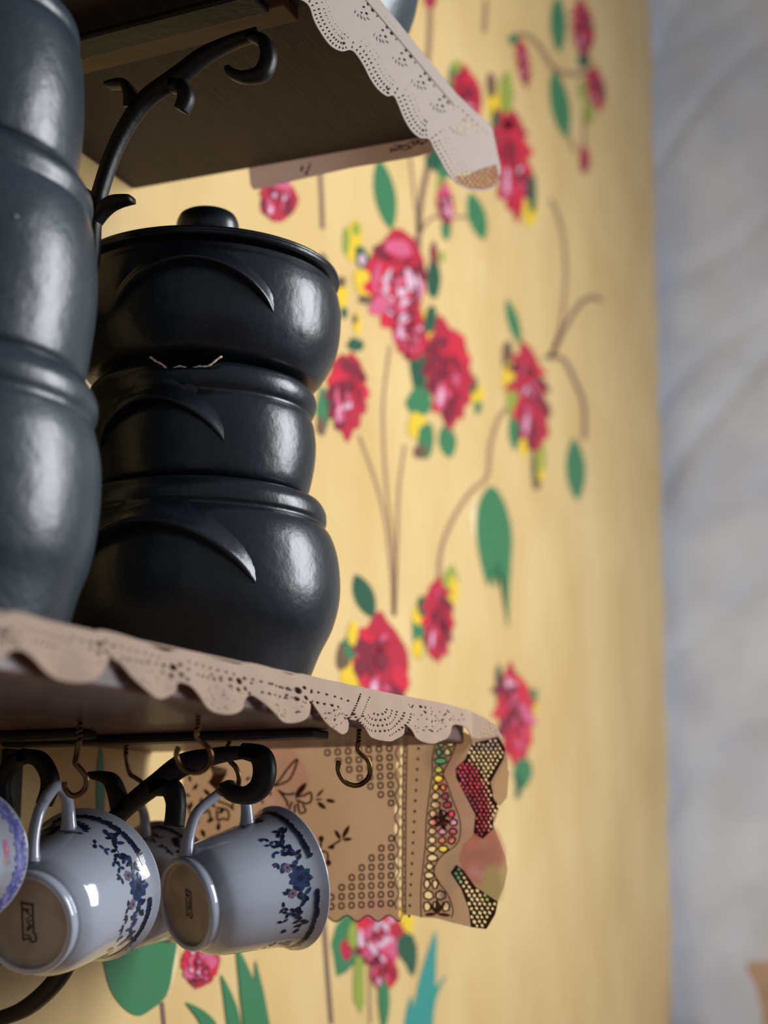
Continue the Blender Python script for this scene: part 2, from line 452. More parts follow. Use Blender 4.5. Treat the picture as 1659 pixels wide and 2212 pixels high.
sprig([(938, 600, 14, 40, 0, DG), (937, 545, 7, 25, 0, DR), (955, 555, 6, 12, 0, LI)])
sprig([(1030, 855, 14, 20, 0, YE), (1033, 880, 8, 14, 0, GR), (1022, 830, 9, 18, 0, DG)])
sprig([(1098, 770, 12, 30, 0, UM), (1098, 815, 12, 28, 0, YE), (1106, 860, 12, 34, 0, LI), (1104, 790, 7, 12, 0, LI)])
sprig([(1132, 960, 10, 26, 0, YE), (1165, 1010, 14, 34, 0, YE), (1155, 1010, 6, 40, 0, DG), (1160, 1045, 7, 12, 0, UM), (1172, 990, 7, 30, 0, LI)])
sprig([(700, 880, 16, 40, 0, GR), (695, 920, 10, 20, 0, UM), (712, 860, 8, 20, 0, DG)])
sprig([(756, 1460, 20, 50, 0, YE), (745, 1415, 16, 34, .2, UM), (757, 1400, 14, 26, 0, GR), (775, 1500, 10, 20, 0, LI), (762, 1370, 10, 26, 0, YE)])
sprig([(905, 1370, 14, 50, 0, GR), (902, 1400, 10, 20, 0, YE), (903, 1330, 12, 20, 0, YE), (975, 1250, 14, 26, 0, LI), (980, 1275, 10, 26, 0, YE), (912, 1310, 10, 20, 0, DG)])
sprig([(1078, 1480, 8, 40, 0, DG), (1150, 1520, 10, 26, 0, YE), (1152, 1505, 8, 18, 0, GR), (1128, 1670, 18, 34, 0, GR), (1120, 1700, 6, 26, 0, DG)])
sprig([(1065, 225, 14, 34, 0, YE), (1062, 185, 10, 26, 0, UM), (1095, 200, 14, 40, 0, LI), (1070, 270, 8, 34, 0, DG), (1145, 460, 14, 30, 0, YE), (1150, 420, 8, 40, 0, DG)])
sprig([(985, 165, 14, 34, 0, LI), (978, 190, 10, 40, 0, GR)])
sprig([(925, 325, 12, 10, 0, BR), (940, 345, 18, 24, 0, DG), (960, 370, 12, 18, 0, GR)])
sprig([(1262, 130, 14, 18, 0, DG), (1258, 195, 8, 22, 0, LI), (1272, 240, 10, 26, 0, LI)])
sprig([(745, 2040, 26, 60, .1, GR), (748, 2050, 12, 22, 0, CR), (775, 2120, 12, 60, 0, LI), (872, 1995, 22, 34, 0, YE), (880, 2050, 18, 40, -.3, DG), (830, 2160, 12, 50, 0, GR), (762, 2020, 10, 26, 0, LI)])
sprig([(965, 490, 10, 26, 0, GR), (950, 400, 6, 18, 0, LI)])
sprig([(1110, 85, 12, 12, 0, GR)])
rose(858, 610, 130, 225, 11, 0, .75); rose(888, 720, 75, 130, 12, -.1, .6)
rose(968, 805, 100, 235, 21, -.08, .15); rose(1146, 862, 72, 245, 31, -.10, .15); rose(750, 850, 86, 190, 41, 0, .25)
rose(946, 1340, 62, 185, 51, 0, .1); rose(826, 1440, 120, 230, 61, -.12, .08); rose(1113, 1545, 76, 225, 71, -.06, .5)
rose(818, 2020, 112, 160, 81, 0, .75); rose(830, 2100, 60, 90, 82, 0, .2); rose(1105, 345, 78, 245, 91, -.10, .12)
rose(601, 430, 82, 105, 101, 0, .4); rose(1012, 205, 56, 130, 111, -.2, .15); rose(432, 2085, 82, 100, 121, 0, .5)
rose(963, 440, 36, 96, 131, -.1, .9, 'painted_bud'); rose(1131, 135, 24, 110, 141, -.15, .3, 'painted_bud')
rose(1260, 60, 42, 130, 151, -.1, .1, 'painted_bud'); rose(1288, 190, 36, 100, 161, -.15, .05, 'painted_bud')
rose(1263, 345, 20, 66, 171, 0, .2, 'painted_bud'); rose(930, 0, 26, 40, 181, 0, .1, 'painted_bud'); rose(872, 48, 26, 60, 191, -.2, .3, 'painted_bud')

# flowers behind the hanging end panel
rose(1005, 1735, 110, 190, 201, -.1, .1); rose(1040, 1852, 96, 130, 211, 0, .3); rose(605, 1690, 120, 170, 221, 0, .4)
rose(565, 1790, 90, 90, 231, 0, .3); rose(965, 1775, 60, 110, 241, 0, .1)
sprig([(945, 1640, 22, 40, 0, GR), (950, 1690, 14, 26, 0, YE), (962, 1812, 14, 24, 0, YE), (980, 1880, 16, 40, 0, GR), (960, 1740, 12, 26, 0, DG), (1062, 1910, 24, 40, 0, LI), (962, 1930, 14, 24, 0, SD)])
# ------------------------------------------------------------------ shelves
T = .0225
def slab(name, corners, z0, z1, m, parent):
    V = [(x, y, z0) for x, y in corners]+[(x, y, z1) for x, y in corners]
    F = [(3, 2, 1, 0), (4, 5, 6, 7)]+[(k, (k+1) % 4, 4+(k+1) % 4, 4+k) for k in range(4)]
    return bevel(obj(name, V, F, m, parent), .0018)
lower = thing('wooden_shelf', 'lower brown wooden shelf with cup hooks under it, fixed to the yellow wall', 'shelf')
slab('board', [(-1.3, 0), (-1.3, -.25), (0, -.25), (0, 0)], 0, T, M_woodL, lower)
HU = .431
upper = thing('wooden_shelf', 'upper dark wooden shelf seen from beneath at the top of the photo', 'shelf')
slab('board', [(-1.3, 0), (-1.3, -.2605), (-.041, -.2605), (-.054, 0)], HU, HU+T, M_woodT, upper)
for par, xb, zz, m in ((upper, -.249, HU, M_batten),):
    box('batten', (xb, -.236, zz-.007), (xb+.02, -.012, zz), m, par, .001)
set_origin(lower, (-.65, 0, 0)); set_origin(upper, (-.65, 0, HU))

# ------------------------------------------------------------------ iron brackets
def bracket(label, xp, strokes, plate, bar):
    """strokes: (photo points, widths); each a forged bar of the casting in the plane x = xp"""
    root = thing('scroll_bracket', label, 'bracket', 'scroll brackets under the shelves')
    th = .0085
    def strip(name, pts, w):
        P = spline(pts, 6); N = len(P); V = []; F = []
        for i, p in enumerate(P):
            t = P[min(i+1, N-1)]-P[max(i-1, 0)]; t /= np.linalg.norm(t)+1e-9; nn = np.array([-t[1], t[0]])
            ww = float(np.interp(i/(N-1), np.linspace(0, 1, len(w)), w))/2
            c = hit(p[0], p[1], 0, xp); q = hit(p[0]+nn[0]*ww, p[1]+nn[1]*ww, 0, xp)-c
            ex = np.array([1., 0, 0])*th/2
            for a, b in ((1, .55), (.75, 1), (-.75, 1), (-1, .55), (-1, -.55), (-.75, -1), (.75, -1), (1, -.55)):
                V.append(c+q*a+ex*b)
        for i in range(N-1):
            for k in range(8): F.append((i*8+k, i*8+(k+1) % 8, (i+1)*8+(k+1) % 8, (i+1)*8+k))
        F.append(tuple(range(8))); F.append(tuple(range(N*8-8, N*8)))
        o = obj(name, V, F, M_iron, root, True); return o
    for nm, pts, w in strokes: strip(nm, pts, w)
    zt, zb, y0, y1 = bar
    box('top_bar', (xp-.011, y1, zt-.005), (xp+.011, y0, zt), M_iron, root, .0015)
    box('wall_plate', (xp-.008, -.007, zb), (xp+.008, -.001, zt-.006), M_iron, root, .0015)
    set_origin(root, (xp, 0, zt))
    return root
XU, XL = -.262, -.170
bracket('black iron scroll bracket under the upper shelf, right of the big pot stack', XU, [
    ('main_scroll', [(562, 72), (500, 92), (440, 122), (385, 165), (320, 210), (280, 262), (245, 330), (218, 410), (202, 480), (196, 560), (170, 640), (90, 700), (-20, 720), (-115, 700)],
     [20, 22, 30, 36, 30, 26, 24, 24, 26, 30, 26, 24, 24, 24]),
    ('front_scroll', [(540, 78), (572, 92), (580, 125), (566, 158), (530, 168), (503, 160), (497, 148)], [22, 28, 30, 28, 24, 22, 14]),
    ('leaf', [(370, 185), (395, 190), (402, 212), (392, 240)], [30, 32, 30, 22]),
    ('leaf', [(285, 235), (283, 205), (268, 182), (232, 186)], [30, 26, 20, 8]),
    ('leaf', [(205, 480), (225, 452), (250, 436), (285, 430)], [18, 26, 26, 14]),
    ('leaf', [(208, 440), (188, 422), (172, 405), (166, 390)], [26, 26, 14, 4])],
    None, (HU-.007, HU-.30, -.002, -.228))
bracket('black iron scroll bracket under the lower shelf behind the hanging cups', XL, [
    ('main_scroll', [(560, 1628), (520, 1626), (470, 1632), (400, 1650), (345, 1688), (300, 1722), (262, 1755), (225, 1800), (196, 1880), (180, 1970), (160, 2050), (120, 2120), (60, 2175), (0, 2200), (-70, 2215), (-190, 2200)],
     [26, 28, 34, 46, 40, 36, 34, 30, 28, 28, 30, 34, 34, 32, 28, 24]),
    ('front_scroll', [(525, 1622), (562, 1632), (572, 1665), (562, 1700), (535, 1718), (502, 1712), (488, 1690)], [34, 44, 44, 42, 40, 36, 22]),
    ('leaf', [(330, 1698), (368, 1702), (380, 1735), (376, 1785)], [44, 44, 36, 36]),
    ('leaf', [(262, 1752), (252, 1712), (236, 1682), (196, 1674)], [38, 34, 30, 14])],
    None, (-.0004, -.14, -.002, -.226))
XN = -.225
bracket('black iron scroll bracket at the left edge behind the purple-rimmed cup', XN, [
    ('main_scroll', [(60, 1630), (28, 1648), (8, 1685), (10, 1735), (28, 1790), (60, 1850), (100, 1900)], [30, 30, 26, 24, 24, 26, 26]),
    ('leaf', [(45, 1634), (82, 1638), (104, 1668), (108, 1700), (95, 1738)], [30, 34, 32, 30, 24])],
    None, (-.0004, -.05, -.002, -.10))

# ------------------------------------------------------------------ pots
def sil(u, v, ax):
    """(radius, height) of a silhouette point of a pot turned about the vertical axis at ax"""
    A = np.array([ax[0], ax[1], 0.]); d = A-CAM; d[2] = 0; d /= np.linalg.norm(d)
    r = FW + RT*(u-829.5)/F_PX - UP*(v-1106)/F_PX
    P = CAM+r*((A-CAM)@d)/(r@d); q = P-A; return (math.hypot(q[0], q[1]), P[2])
def pot(label, ax, s, m, base, notch=None, seed=0, lug=None, group=None):
    """s: silhouette points from the base up to the rim's lip"""
    root = thing('clay_pot', label, 'pot', group)
    pr = [sil(u, v, ax) for u, v in s]
    pr[0] = (pr[0][0], base)
    top = pr[-1]; ri = top[0]-.008
    prof = [(0, base), (pr[0][0]*.8, base)]+smoothprof(pr, 4)
    k = len(prof)
    prof += [(top[0]-.004, top[1]+.0015), (ri, top[1]-.001), (ri-.002, top[1]-.02), (ri-.004, top[1]-.05), (0, top[1]-.052)]
    V, F = revolve(prof, 128, (ax[0], ax[1], 0), wob=.0025, seed=seed, notch=(lambda i, th: notch(i-k, th)) if notch else None)
    obj('body', V, F, m, root, True)
    if lug:
        u0, v0, u1, v1, up, zc = lug     # arched lug handle: its crown and its end on the body
        th0, dth, drop, zt = u0, v0, u1, v1
        rad = lambda z: float(np.interp(z, [p[1] for p in prof[2:k]], [p[0] for p in prof[2:k]]))
        V = []; F = []; N = 40; K = 9
        for i in range(N+1):
            t = -1+2*i/N; th = th0+dth*t
            z = zt-drop*abs(t)**1.8
            out = up*(1-abs(t)**2.6)
            for j in range(K):
                q, g, h = ((0, 0, 2.3), (.15, .12, 1.7), (.3, .38, 1.1), (.45, .72, .6), (.6, .95, .22), (.72, 1, 0), (.82, .9, -.12), (.92, .45, -.2), (1, -.3, -.12))[j]
                zz = z+zc*h
                rr = rad(zz)-.0006+out*g
                V.append((ax[0]+rr*math.cos(th), ax[1]+rr*math.sin(th), zz))
        for i in range(N):
            for j in range(K-1): F.append((i*K+j, i*K+j+1, (i+1)*K+j+1, (i+1)*K+j))
        obj('handle', V, F, m, root, True)
    set_origin(root, (ax[0], ax[1], base))
    return root, pr
AR = (-.155, -.130); AL = (-.42, -.130)
to_cam = math.atan2(CAM[1]-AR[1], CAM[0]-AR[0])
base = T+.0012
GR_ = 'black clay pots of the right stack'
b1, p1 = pot('black clay pot with an arched lug, lowest of the right stack beside the mural', AR,
    [(655, 1455), (690, 1418), (718, 1362), (734, 1295), (731, 1220), (716, 1170), (700, 1150), (705, 1138), (704, 1118), (694, 1100), (686, 1095)], M_clay, base, seed=1,
    lug=(to_cam-.36, .76, .036, sil(700, 1195, AR)[1], .013, .009))
def chip(i, th):
    d = (th-to_cam+.16+math.pi) % (2*math.pi)-math.pi
    if i >= -6 and i <= 2 and abs(d) < .30: return -.0080*min(1, (1-(d/.30)**2)*1.3)*(1+.12*math.sin(d*37))*(1 if i > -3 else .4)
    return 0
zb = p1[-1][1]+.0025
b2, p2 = pot('dark clay pot with a chipped rim, middle of the right stack', AR,
    [(630, 1095), (660, 1081), (675, 1035), (682, 982), (678, 935), (670, 915), (677, 905), (683, 888), (680, 870), (672, 860)], M_clay, zb, seed=2, notch=chip,
    lug=(to_cam-.42, .62, .026, sil(700, 940, AR)[1], .009, .008))
zb = p2[-1][1]+.0045
b3, p3 = pot('black clay pot under the lid, topmost of the right stack', AR,
    [(655, 846), (684, 838), (706, 812), (728, 765), (735, 705), (731, 665), (726, 652), (723, 641)], M_clay, zb, seed=3,
    lug=(to_cam-.10, .60, .025, sil(700, 688, AR)[1], .011, .006))
# the pale broken edge along the chip
zt2 = p2[-1][1]+.0026; rt2 = p2[-1][0]+.0018; pts = []
for k in range(41):
    d = -.31+.62*k/40; th = d+to_cam-.16
    pts.append((AR[0]+rt2*math.cos(th)-b2.location.x, AR[1]+rt2*math.sin(th)-b2.location.y, zt2+chip(0, th)-b2.location.z))
tube('chipped_edge', pts, [.0007+.0002*math.sin(k*2.3) for k in range(41)], M_chip, b2, 6)
# lid
lidz = p3[-1][1]+.0042; lr = p3[-1][0]+.001
lid = thing('pot_lid', 'black clay lid with a round flat knob topping the right stack', 'lid')
prof = [(0, lidz+.002), (lr*.93, lidz+.001), (lr, lidz+.002), (lr+.0012, lidz+.0038), (lr-.001, lidz+.0058), (lr*.93, lidz+.0066),
        (lr*.86, lidz+.0072), (lr*.6, lidz+.012), (lr*.3, lidz+.014), (lr*.2, lidz+.0145), (0, lidz+.0145)]
V, F = revolve(smoothprof(prof, 3), 128, (*AR, 0), wob=.002, seed=5); obj('dome', V, F, M_clay, lid, True)
kr = 66*.985/F_PX
ze = sil(505, 500, AR)[1]
prof = [(kr*.80, lidz+.010), (kr*.82, ze-.013), (kr*.86, ze-.009), (kr*.99, ze-.004), (kr*1.03, ze+.001), (kr*.99, ze+.006), (kr*.85, ze+.010), (kr*.5, ze+.009), (0, ze+.008)]
V, F = revolve(smoothprof(prof, 3), 64, (*AR, 0)); obj('knob', V, F, M_clay, lid, True)
set_origin(lid, (*AR, lidz))
# left stack
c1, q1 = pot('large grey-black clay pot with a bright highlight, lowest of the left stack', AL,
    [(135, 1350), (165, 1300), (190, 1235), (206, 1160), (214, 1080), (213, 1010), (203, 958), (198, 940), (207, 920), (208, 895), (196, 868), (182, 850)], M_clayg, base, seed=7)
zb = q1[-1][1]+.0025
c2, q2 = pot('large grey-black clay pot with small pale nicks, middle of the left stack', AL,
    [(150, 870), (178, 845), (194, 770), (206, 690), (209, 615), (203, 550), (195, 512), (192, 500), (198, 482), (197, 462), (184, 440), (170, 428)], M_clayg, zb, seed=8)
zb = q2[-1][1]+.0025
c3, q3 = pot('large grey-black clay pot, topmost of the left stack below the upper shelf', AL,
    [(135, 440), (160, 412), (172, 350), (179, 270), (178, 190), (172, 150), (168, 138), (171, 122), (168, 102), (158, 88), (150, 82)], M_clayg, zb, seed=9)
# pot on the upper shelf, only its foot shows
AT = (-.10, -.160)
zt = HU+T+.0012
ct = thing('clay_pot', 'grey clay pot on the upper shelf, only its lower right side in view', 'pot')
bt = .088
prof = [(0, zt), (bt*.68, zt), (bt*.74, zt+.003), (bt*.84, zt+.02), (bt*.93, zt+.042), (bt*1.04, zt+.068), (bt*1.08, zt+.10), (bt*1.0, zt+.12), (bt*1.04, zt+.125), (bt*1.04, zt+.135), (bt*.96, zt+.136), (bt*.93, zt+.1), (0, zt+.09)]
V, F = revolve(smoothprof(prof, 3), 96, (*AT, 0)); obj('body', V, F, M_clayg, ct, True); set_origin(ct, (*AT, zt))
# small pale nicks on the left middle pot
nk = Flat(None)
def nick(root, ax, u, v, du, dv, prf):
    A = np.array([ax[0], ax[1], 0]); 
    z0 = hit(u, v, 0, ax[0])
    r = FW + RT*(u-829.5)/F_PX - UP*(v-1106)/F_PX
    best = None
    for t in np.linspace(.5, 1.1, 1200):
        P = CAM+r*t; R = math.hypot(P[0]-ax[0], P[1]-ax[1])
        if R <= np.interp(P[2], [p[1] for p in prf], [p[0] for p in prf])+.0006: best = P; break
    if best is None: return
    n = (best-A); n[2] = 0; n /= np.linalg.norm(n); tx = np.cross([0, 0, 1], n)
    V = []
    for a, b in ((1, 0), (.4, .8), (-.6, 1), (-1, -.1), (-.3, -1), (.7, -.6)):
        V.append(best+tx*a*du+np.array([0, 0, 1])*b*dv+n*.0003)
    o = obj('nick', [x-np.array(root.location) for x in V], [tuple(range(6))], mat('pale_nick', (170, 176, 178), .7), root)
nick(c2, AL, 36, 468, .0012, .0005, q2); nick(c2, AL, 148, 632, .0004, .0022, q2)

# ------------------------------------------------------------------ lace cloth on the lower shelf
YF = -.2535; XE = .0035
def front_low(u, v, dx=0.):
    p = hit(u, v, 1, YF)
    if p[0] > XE:            # past the shelf's corner the cloth falls away at an angle
        d = FW + RT*(u-829.5)/F_PX - UP*(v-1106)/F_PX; nn = np.array([.45, 1., 0])
        p = CAM+d*((np.array([XE, YF, 0])-CAM)@nn)/(d@nn)
    else: p = p+np.array([0, -.0011*(1+math.sin((u-20)*2*math.pi/(150-.075*u)))*min(1, max(0, (T-p[2])*60)), 0])
    return p
lc = thing('lace_cloth', 'tan scalloped lace cloth draped over the front and end of the lower shelf', 'tablecloth')
top = [(-120, 1318), (0, 1332), (25, 1326), (60, 1332), (100, 1344), (150, 1356), (195, 1370), (212, 1366), (240, 1370), (300, 1388), (345, 1408), (362, 1412), (385, 1409), (430, 1418), (480, 1432), (515, 1440),
       (535, 1436), (580, 1446), (625, 1462), (650, 1460), (700, 1472), (740, 1480), (790, 1494), (850, 1504), (905, 1514), (960, 1520), (1010, 1534), (1050, 1552), (1070, 1566)]
bot = [(1085, 1592), (1075, 1620), (1035, 1622), (1015, 1600), (1000, 1570), (972, 1568), (960, 1596), (925, 1607), (895, 1592), (872, 1568), (866, 1590), (835, 1602), (800, 1592), (770, 1562), (754, 1556), (750, 1580), (733, 1586),
       (705, 1568), (685, 1535), (668, 1518), (660, 1545), (640, 1560), (612, 1560), (580, 1536), (553, 1508), (538, 1502), (524, 1515), (518, 1532), (488, 1544), (455, 1535), (425, 1505), (400, 1480),
       (380, 1476), (375, 1495), (348, 1510), (318, 1500), (285, 1470), (258, 1432), (235, 1422), (225, 1440), (200, 1464), (168, 1475), (125, 1468), (85, 1445), (50, 1412), (30, 1404), (12, 1412), (0, 1426), (-60, 1470), (-120, 1430)]
rg = random.Random(5)
holes = []
for jx, jy in ((5, 1366), (212, 1392), (372, 1442), (512, 1472), (640, 1492)):
    for dx, dy, a, b, r in ((0, 0, 7, 5, .8), (14, -6, 4, 3, .5), (-20, -4, 4, 3.2, .2), (-4, 18, 5, 3.5, .6), (15, 16, 5, 3, .9), (-22, 10, 3.2, 2.6, .2), (26, 26, 3.6, 2.6, .4), (-38, -8, 3, 2.4, .2), (30, 4, 3, 2.2, .2), (-56, -14, 2.6, 2.2, .2)):
        holes.append((jx+dx, jy+dy, a*1.25, b*1.25, r))
for cx, cy in ((95, 1375), (290, 1412), (450, 1448), (590, 1486), (700, 1505)):
    for k in range(7): holes.append((cx-45+k*16, cy-18+k*4.5, 3.3, 2.5, .3))
    for k in range(5): holes.append((cx-28+k*13, cy+10+k*3, 4.2 if k % 2 else 3, 2.8, .6))
for cx, cy, w_, h_ in ((150, 1435, 70, 26), (330, 1472, 55, 26), (480, 1505, 45, 28), (615, 1525, 40, 24), (720, 1550, 28, 22), (925, 1565, 36, 26)):
    for k in range(26):
        a = rg.uniform(0, 6.28); q = math.sqrt(rg.random()); holes.append((cx+w_*q*math.cos(a), cy+h_*q*math.sin(a), 2.1, 1.7, rg.random()))
for R in (14, 26, 38, 50, 62):                      # fan of holes on the glossy scallop
    for k in range(int(R*.42)):
        a = math.radians(12)+math.radians(160)*k/(R*.42)
        x, y = 815+R*1.12*math.cos(a), 1530+R*1.0*math.sin(a)
        if y < 1590: holes.append((x, y, 3.0, 1.9, a))
for k in range(12): holes.append((752+k*2.2, 1555-k*5, 2.6, 2, .5)); holes.append((764+k*3, 1562-k*5, 2.2, 1.8, .5))
for k in range(40):
    x = rg.uniform(880, 1000); y = 1505+(x-860)*.16+rg.uniform(12, 42); holes.append((x, y, 2.2, 1.7, rg.random()*3))
for a in range(14):
    for b in range(5): holes.append((1012+a*6+b*2, 1628-a*6+b*9-22+rg.uniform(-1.5, 1.5), 2.6, 1.9, .9)) if a > 3 else None
sheet('front_valance', spline([(a, b-5) if a < 960 else (a, b) for a, b in top], 4)+spline(bot, 4), holes, front_low, 2.3, M_laceb, lc, .0005)
# end panel hanging at the far end of the shelf
def endmap(u, v, L=0):
    p = hit(u, v, 0, XE); p[0] += .0015*math.sin(p[1]*70)*min(1, max(0, -p[2]*25))-.00035*L*1.0
    return p
wave = []
for k in range(60):
    x = 868-k*8; wave.append((x, 1983+7*math.sin((868-x)/47*2*math.pi/1.0+1.2)+ (868-x)*.012))
panel_out = [(397, 1575), (800, 1575), (940, 1585), (1000, 1580), (1030, 1596), (1060, 1592), (1078, 1590), (1092, 1616), (1100, 1670), (1096, 1722), (1080, 1742), (1066, 1782), (1080, 1815), (1093, 1850), (1097, 1880), (1090, 1915), (1076, 1948),
             (1070, 1975), (1056, 1996), (1052, 2007), (1030, 2005), (1016, 2003), (979, 1994), (945, 1984), (911, 1981), (890, 1976), (872, 1977)]+wave
# openwork column: cells left to right follow a swelling band
cells = []; rings = []
rg = random.Random(9)
band = [(1602, 945, 985), (1640, 938, 970), (1670, 938, 955), (1690, 935, 962), (1730, 930, 975), (1775, 925, 990), (1820, 924, 985), (1850, 921, 950), (1880, 918, 935), (1905, 915, 945), (1935, 914, 965), (1965, 914, 975), (1982, 915, 972)]
def bl(v): return float(np.interp(v, [b[0] for b in band], [b[1] for b in band])), float(np.interp(v, [b[0] for b in band], [b[2] for b in band]))
v = 1606
row = 0
while v < 1975:
    a, b = bl(v); wv = b-a; n = max(1, int(round(wv/21))); h = 19 if v < 1900 else 24
    for k in range(n):
        cx = a+wv*(k+.5)/n; r_ = []
        for q in range(6):
            th = q*math.pi/3+.3+row*.5
            r_.append((cx+(wv/n*.5-2.2)*1.06*math.cos(th)+rg.uniform(-1, 1), v+(h/2-1.9)*1.06*math.sin(th)+rg.uniform(-1, 1)))
        cells.append(r_)
    v += h; row += 1
ovals = []
for k in range(17): ovals.append((867.5-k*.1, 1622+k*22, 3.0, 9, 0))
wavehole = [(860, 1655, 3.5, 12, 0), (857, 1750, 3, 12, 0), (857, 1790, 3.5, 12, 0), (858, 1860, 3, 12, 0), (860, 1890, 3.5, 12, 0)]
netA = [(1020, 1606), (1045, 1600), (1076, 1592), (1092, 1618), (1088, 1640), (1060, 1690), (1068, 1728), (1080, 1742), (1066, 1765), (1066, 1790), (1042, 1812), (1022, 1800), (1026, 1760), (1005, 1720), (985, 1680), (984, 1660), (1005, 1640)]
netB = [(984, 1868), (1000, 1880), (1025, 1915), (1055, 1935), (1076, 1948), (1070, 1975), (1056, 1998), (1050, 2007), (1016, 2003), (1012, 1965), (995, 1920), (972, 1885)]
filmA = [(1066, 1690), (1092, 1640), (1100, 1670), (1096, 1722), (1080, 1742), (1068, 1728)]
filmB = [(1022, 1802), (1042, 1812), (1066, 1790), (1080, 1815), (1093, 1850), (1097, 1880), (1090, 1915), (1076, 1948), (1055, 1935), (1025, 1915), (1000, 1880), (990, 1855), (1000, 1825)]
big = lambda poly, k=1.0: [tuple(p) for p in poly]
sheet('end_panel', panel_out, cells+ovals+wavehole+[netA, netB, filmA, filmB], lambda u, v: endmap(u, v), 2.4, M_panel, lc, .0004)
def netholes(poly, sp, rx, ry, rot, seed):
    P = np.array(poly); r = random.Random(seed); out = []
    x0, y0 = P.min(0); x1, y1 = P.max(0); j = 0; y = y0
    while y < y1:
        x = x0+(sp/2 if j % 2 else 0)
        while x < x1:
            X = np.array([[x]]); Y = np.array([[y]])
            if pip_sd(X, Y, poly)[0, 0] > 2.5: out.append((x+r.uniform(-.8, .8), y+r.uniform(-.8, .8), rx*r.uniform(.8, 1.15), ry*r.uniform(.8, 1.1), rot))
            x += sp
        y += sp*.82; j += 1
    return out
for P_, s_, seed in ((netA, 10.2, 1), (netB, 11.5, 2)):
    sheet('net_band', P_, netholes(P_, s_, s_*.35, s_*.29, 1.0 if seed == 1 else .8, seed), lambda u, v: endmap(u, v, 1), 1.5, M_thread, lc, .0005)
for P_ in (filmA, filmB):
    sheet('net_scallop', P_, [], lambda u, v: endmap(u, v, 0), 1.8, M_film, lc, .0003)
# printed outlines on the panel
pf = Flat(endmap); pf.layer = 2.2
def rect_ring(cx, cy, w=11, h=12):
    pts = []
    for k in range(10):
        th = 2*math.pi*k/10; pts.append((cx+w/2*np.sign(math.cos(th))*abs(math.cos(th))**.6, cy+h/2*np.sign(math.sin(th))*abs(math.sin(th))**.6))
    pf.ribbon(pts, 3.8, 0, n=1, close=True)
for r_ in range(7):                       # upper staircase
    for c_ in range(7-r_ if r_ else 7):
        x = 842+r_*.9-c_*22.3; y = 1617+r_*19.6+c_*1.5
        rect_ring(x, y)
for r_ in range(8):                       # lower staircase
    for c_ in range(r_+1): rect_ring(848-.2*r_-c_*22, 1811+r_*20+c_*1.2)
for c_ in range(5): pf.ell(700+c_*27, 1606+(c_%2), 6, 3, 0, 0)
for k in range(17): pf.ell(905-k*1.15, 1617+k*22.6, 2.9, 3.4, 0, 0)
pf.ribbon([(880-k*.05, 1602+k*12.4) for k in range(31)], 2.6, 0, n=2)
pf.ribbon([(874, 1602)]+[(873+1.2*math.sin(k*1.6), 1610+k*8) for k in range(46)], 2.6, 0, n=2)
pf.ribbon([(860+4.5*math.cos(k*math.pi/2), 1604+k*11.6) for k in range(32)], 2.6, 0, n=4)
for k in range(30): pf.ell(877.5, 1612+k*12.3, 3.2, 1.5, 0, 0, n=6)
for c_ in cells: pf.ribbon([(p[0], p[1]) for p in c_], 4.4, 0, n=1, close=True)
pf.ribbon(wave, 3, 0, n=1)
pf.ribbon([(b[1]-3, b[0]) for b in band], 2.6, 0); pf.ribbon([(b[2]+3, b[0]) for b in band], 2.6, 0)
for k in range(5): pf.leaf(944, 1974, 944+[-26, -15, 1, 17, 30][k], [1976, 1950, 1940, 1950, 1978][k], 8, 0)
for k in range(6):
    th = k*math.pi/3+.3; pf.leaf(955, 1770, 955+20*math.cos(th), 1770+26*math.sin(th), 9, 0)
# leaf and branch motifs
def br(*p, w=4.6): pf.ribbon(list(p), w, 0, n=5)
br((592, 1698), (607, 1684), (622, 1662), (643, 1640), (638, 1662), (625, 1686), (596, 1698))
br((602, 1707), (620, 1716), (640, 1714)); br((605, 1708), (622, 1730), (624, 1742), w=5)
pf.leaf(640, 1722, 664, 1690, 13, 0); br((640, 1722), (660, 1718), (672, 1712), (674, 1728), (664, 1736), (642, 1728))
br((634, 1732), (628, 1750), (638, 1758), (640, 1738)); br((646, 1734), (650, 1756), (662, 1752), (656, 1738))
pf.leaf(684, 1722, 700, 1704, 6, 0); pf.leaf(680, 1728, 698, 1726, 4, 0); pf.leaf(703, 1728, 724, 1732, 9, 0); pf.leaf(686, 1732, 704, 1748, 10, 0)
br((664, 1850), (676, 1838), (672, 1818)); pf.ell(672, 1815, 6, 6, 0, 0); br((676, 1850), (690, 1838), (694, 1818)); pf.ell(694, 1812, 6, 7, 0, 0)
br((690, 1838), (706, 1842), (708, 1860)); pf.ell(709, 1864, 6, 7, 0, 0); br((664, 1860), (682, 1868)); pf.ell(684, 1872, 6, 6, 0, 0)
br((708, 1832), (735, 1815)); pf.ell(716, 1830, 6, 5, 0, 0); pf.leaf(735, 1814, 722, 1792, 9, 0); pf.leaf(738, 1812, 754, 1782, 10, 0); pf.leaf(738, 1814, 760, 1812, 8, 0)
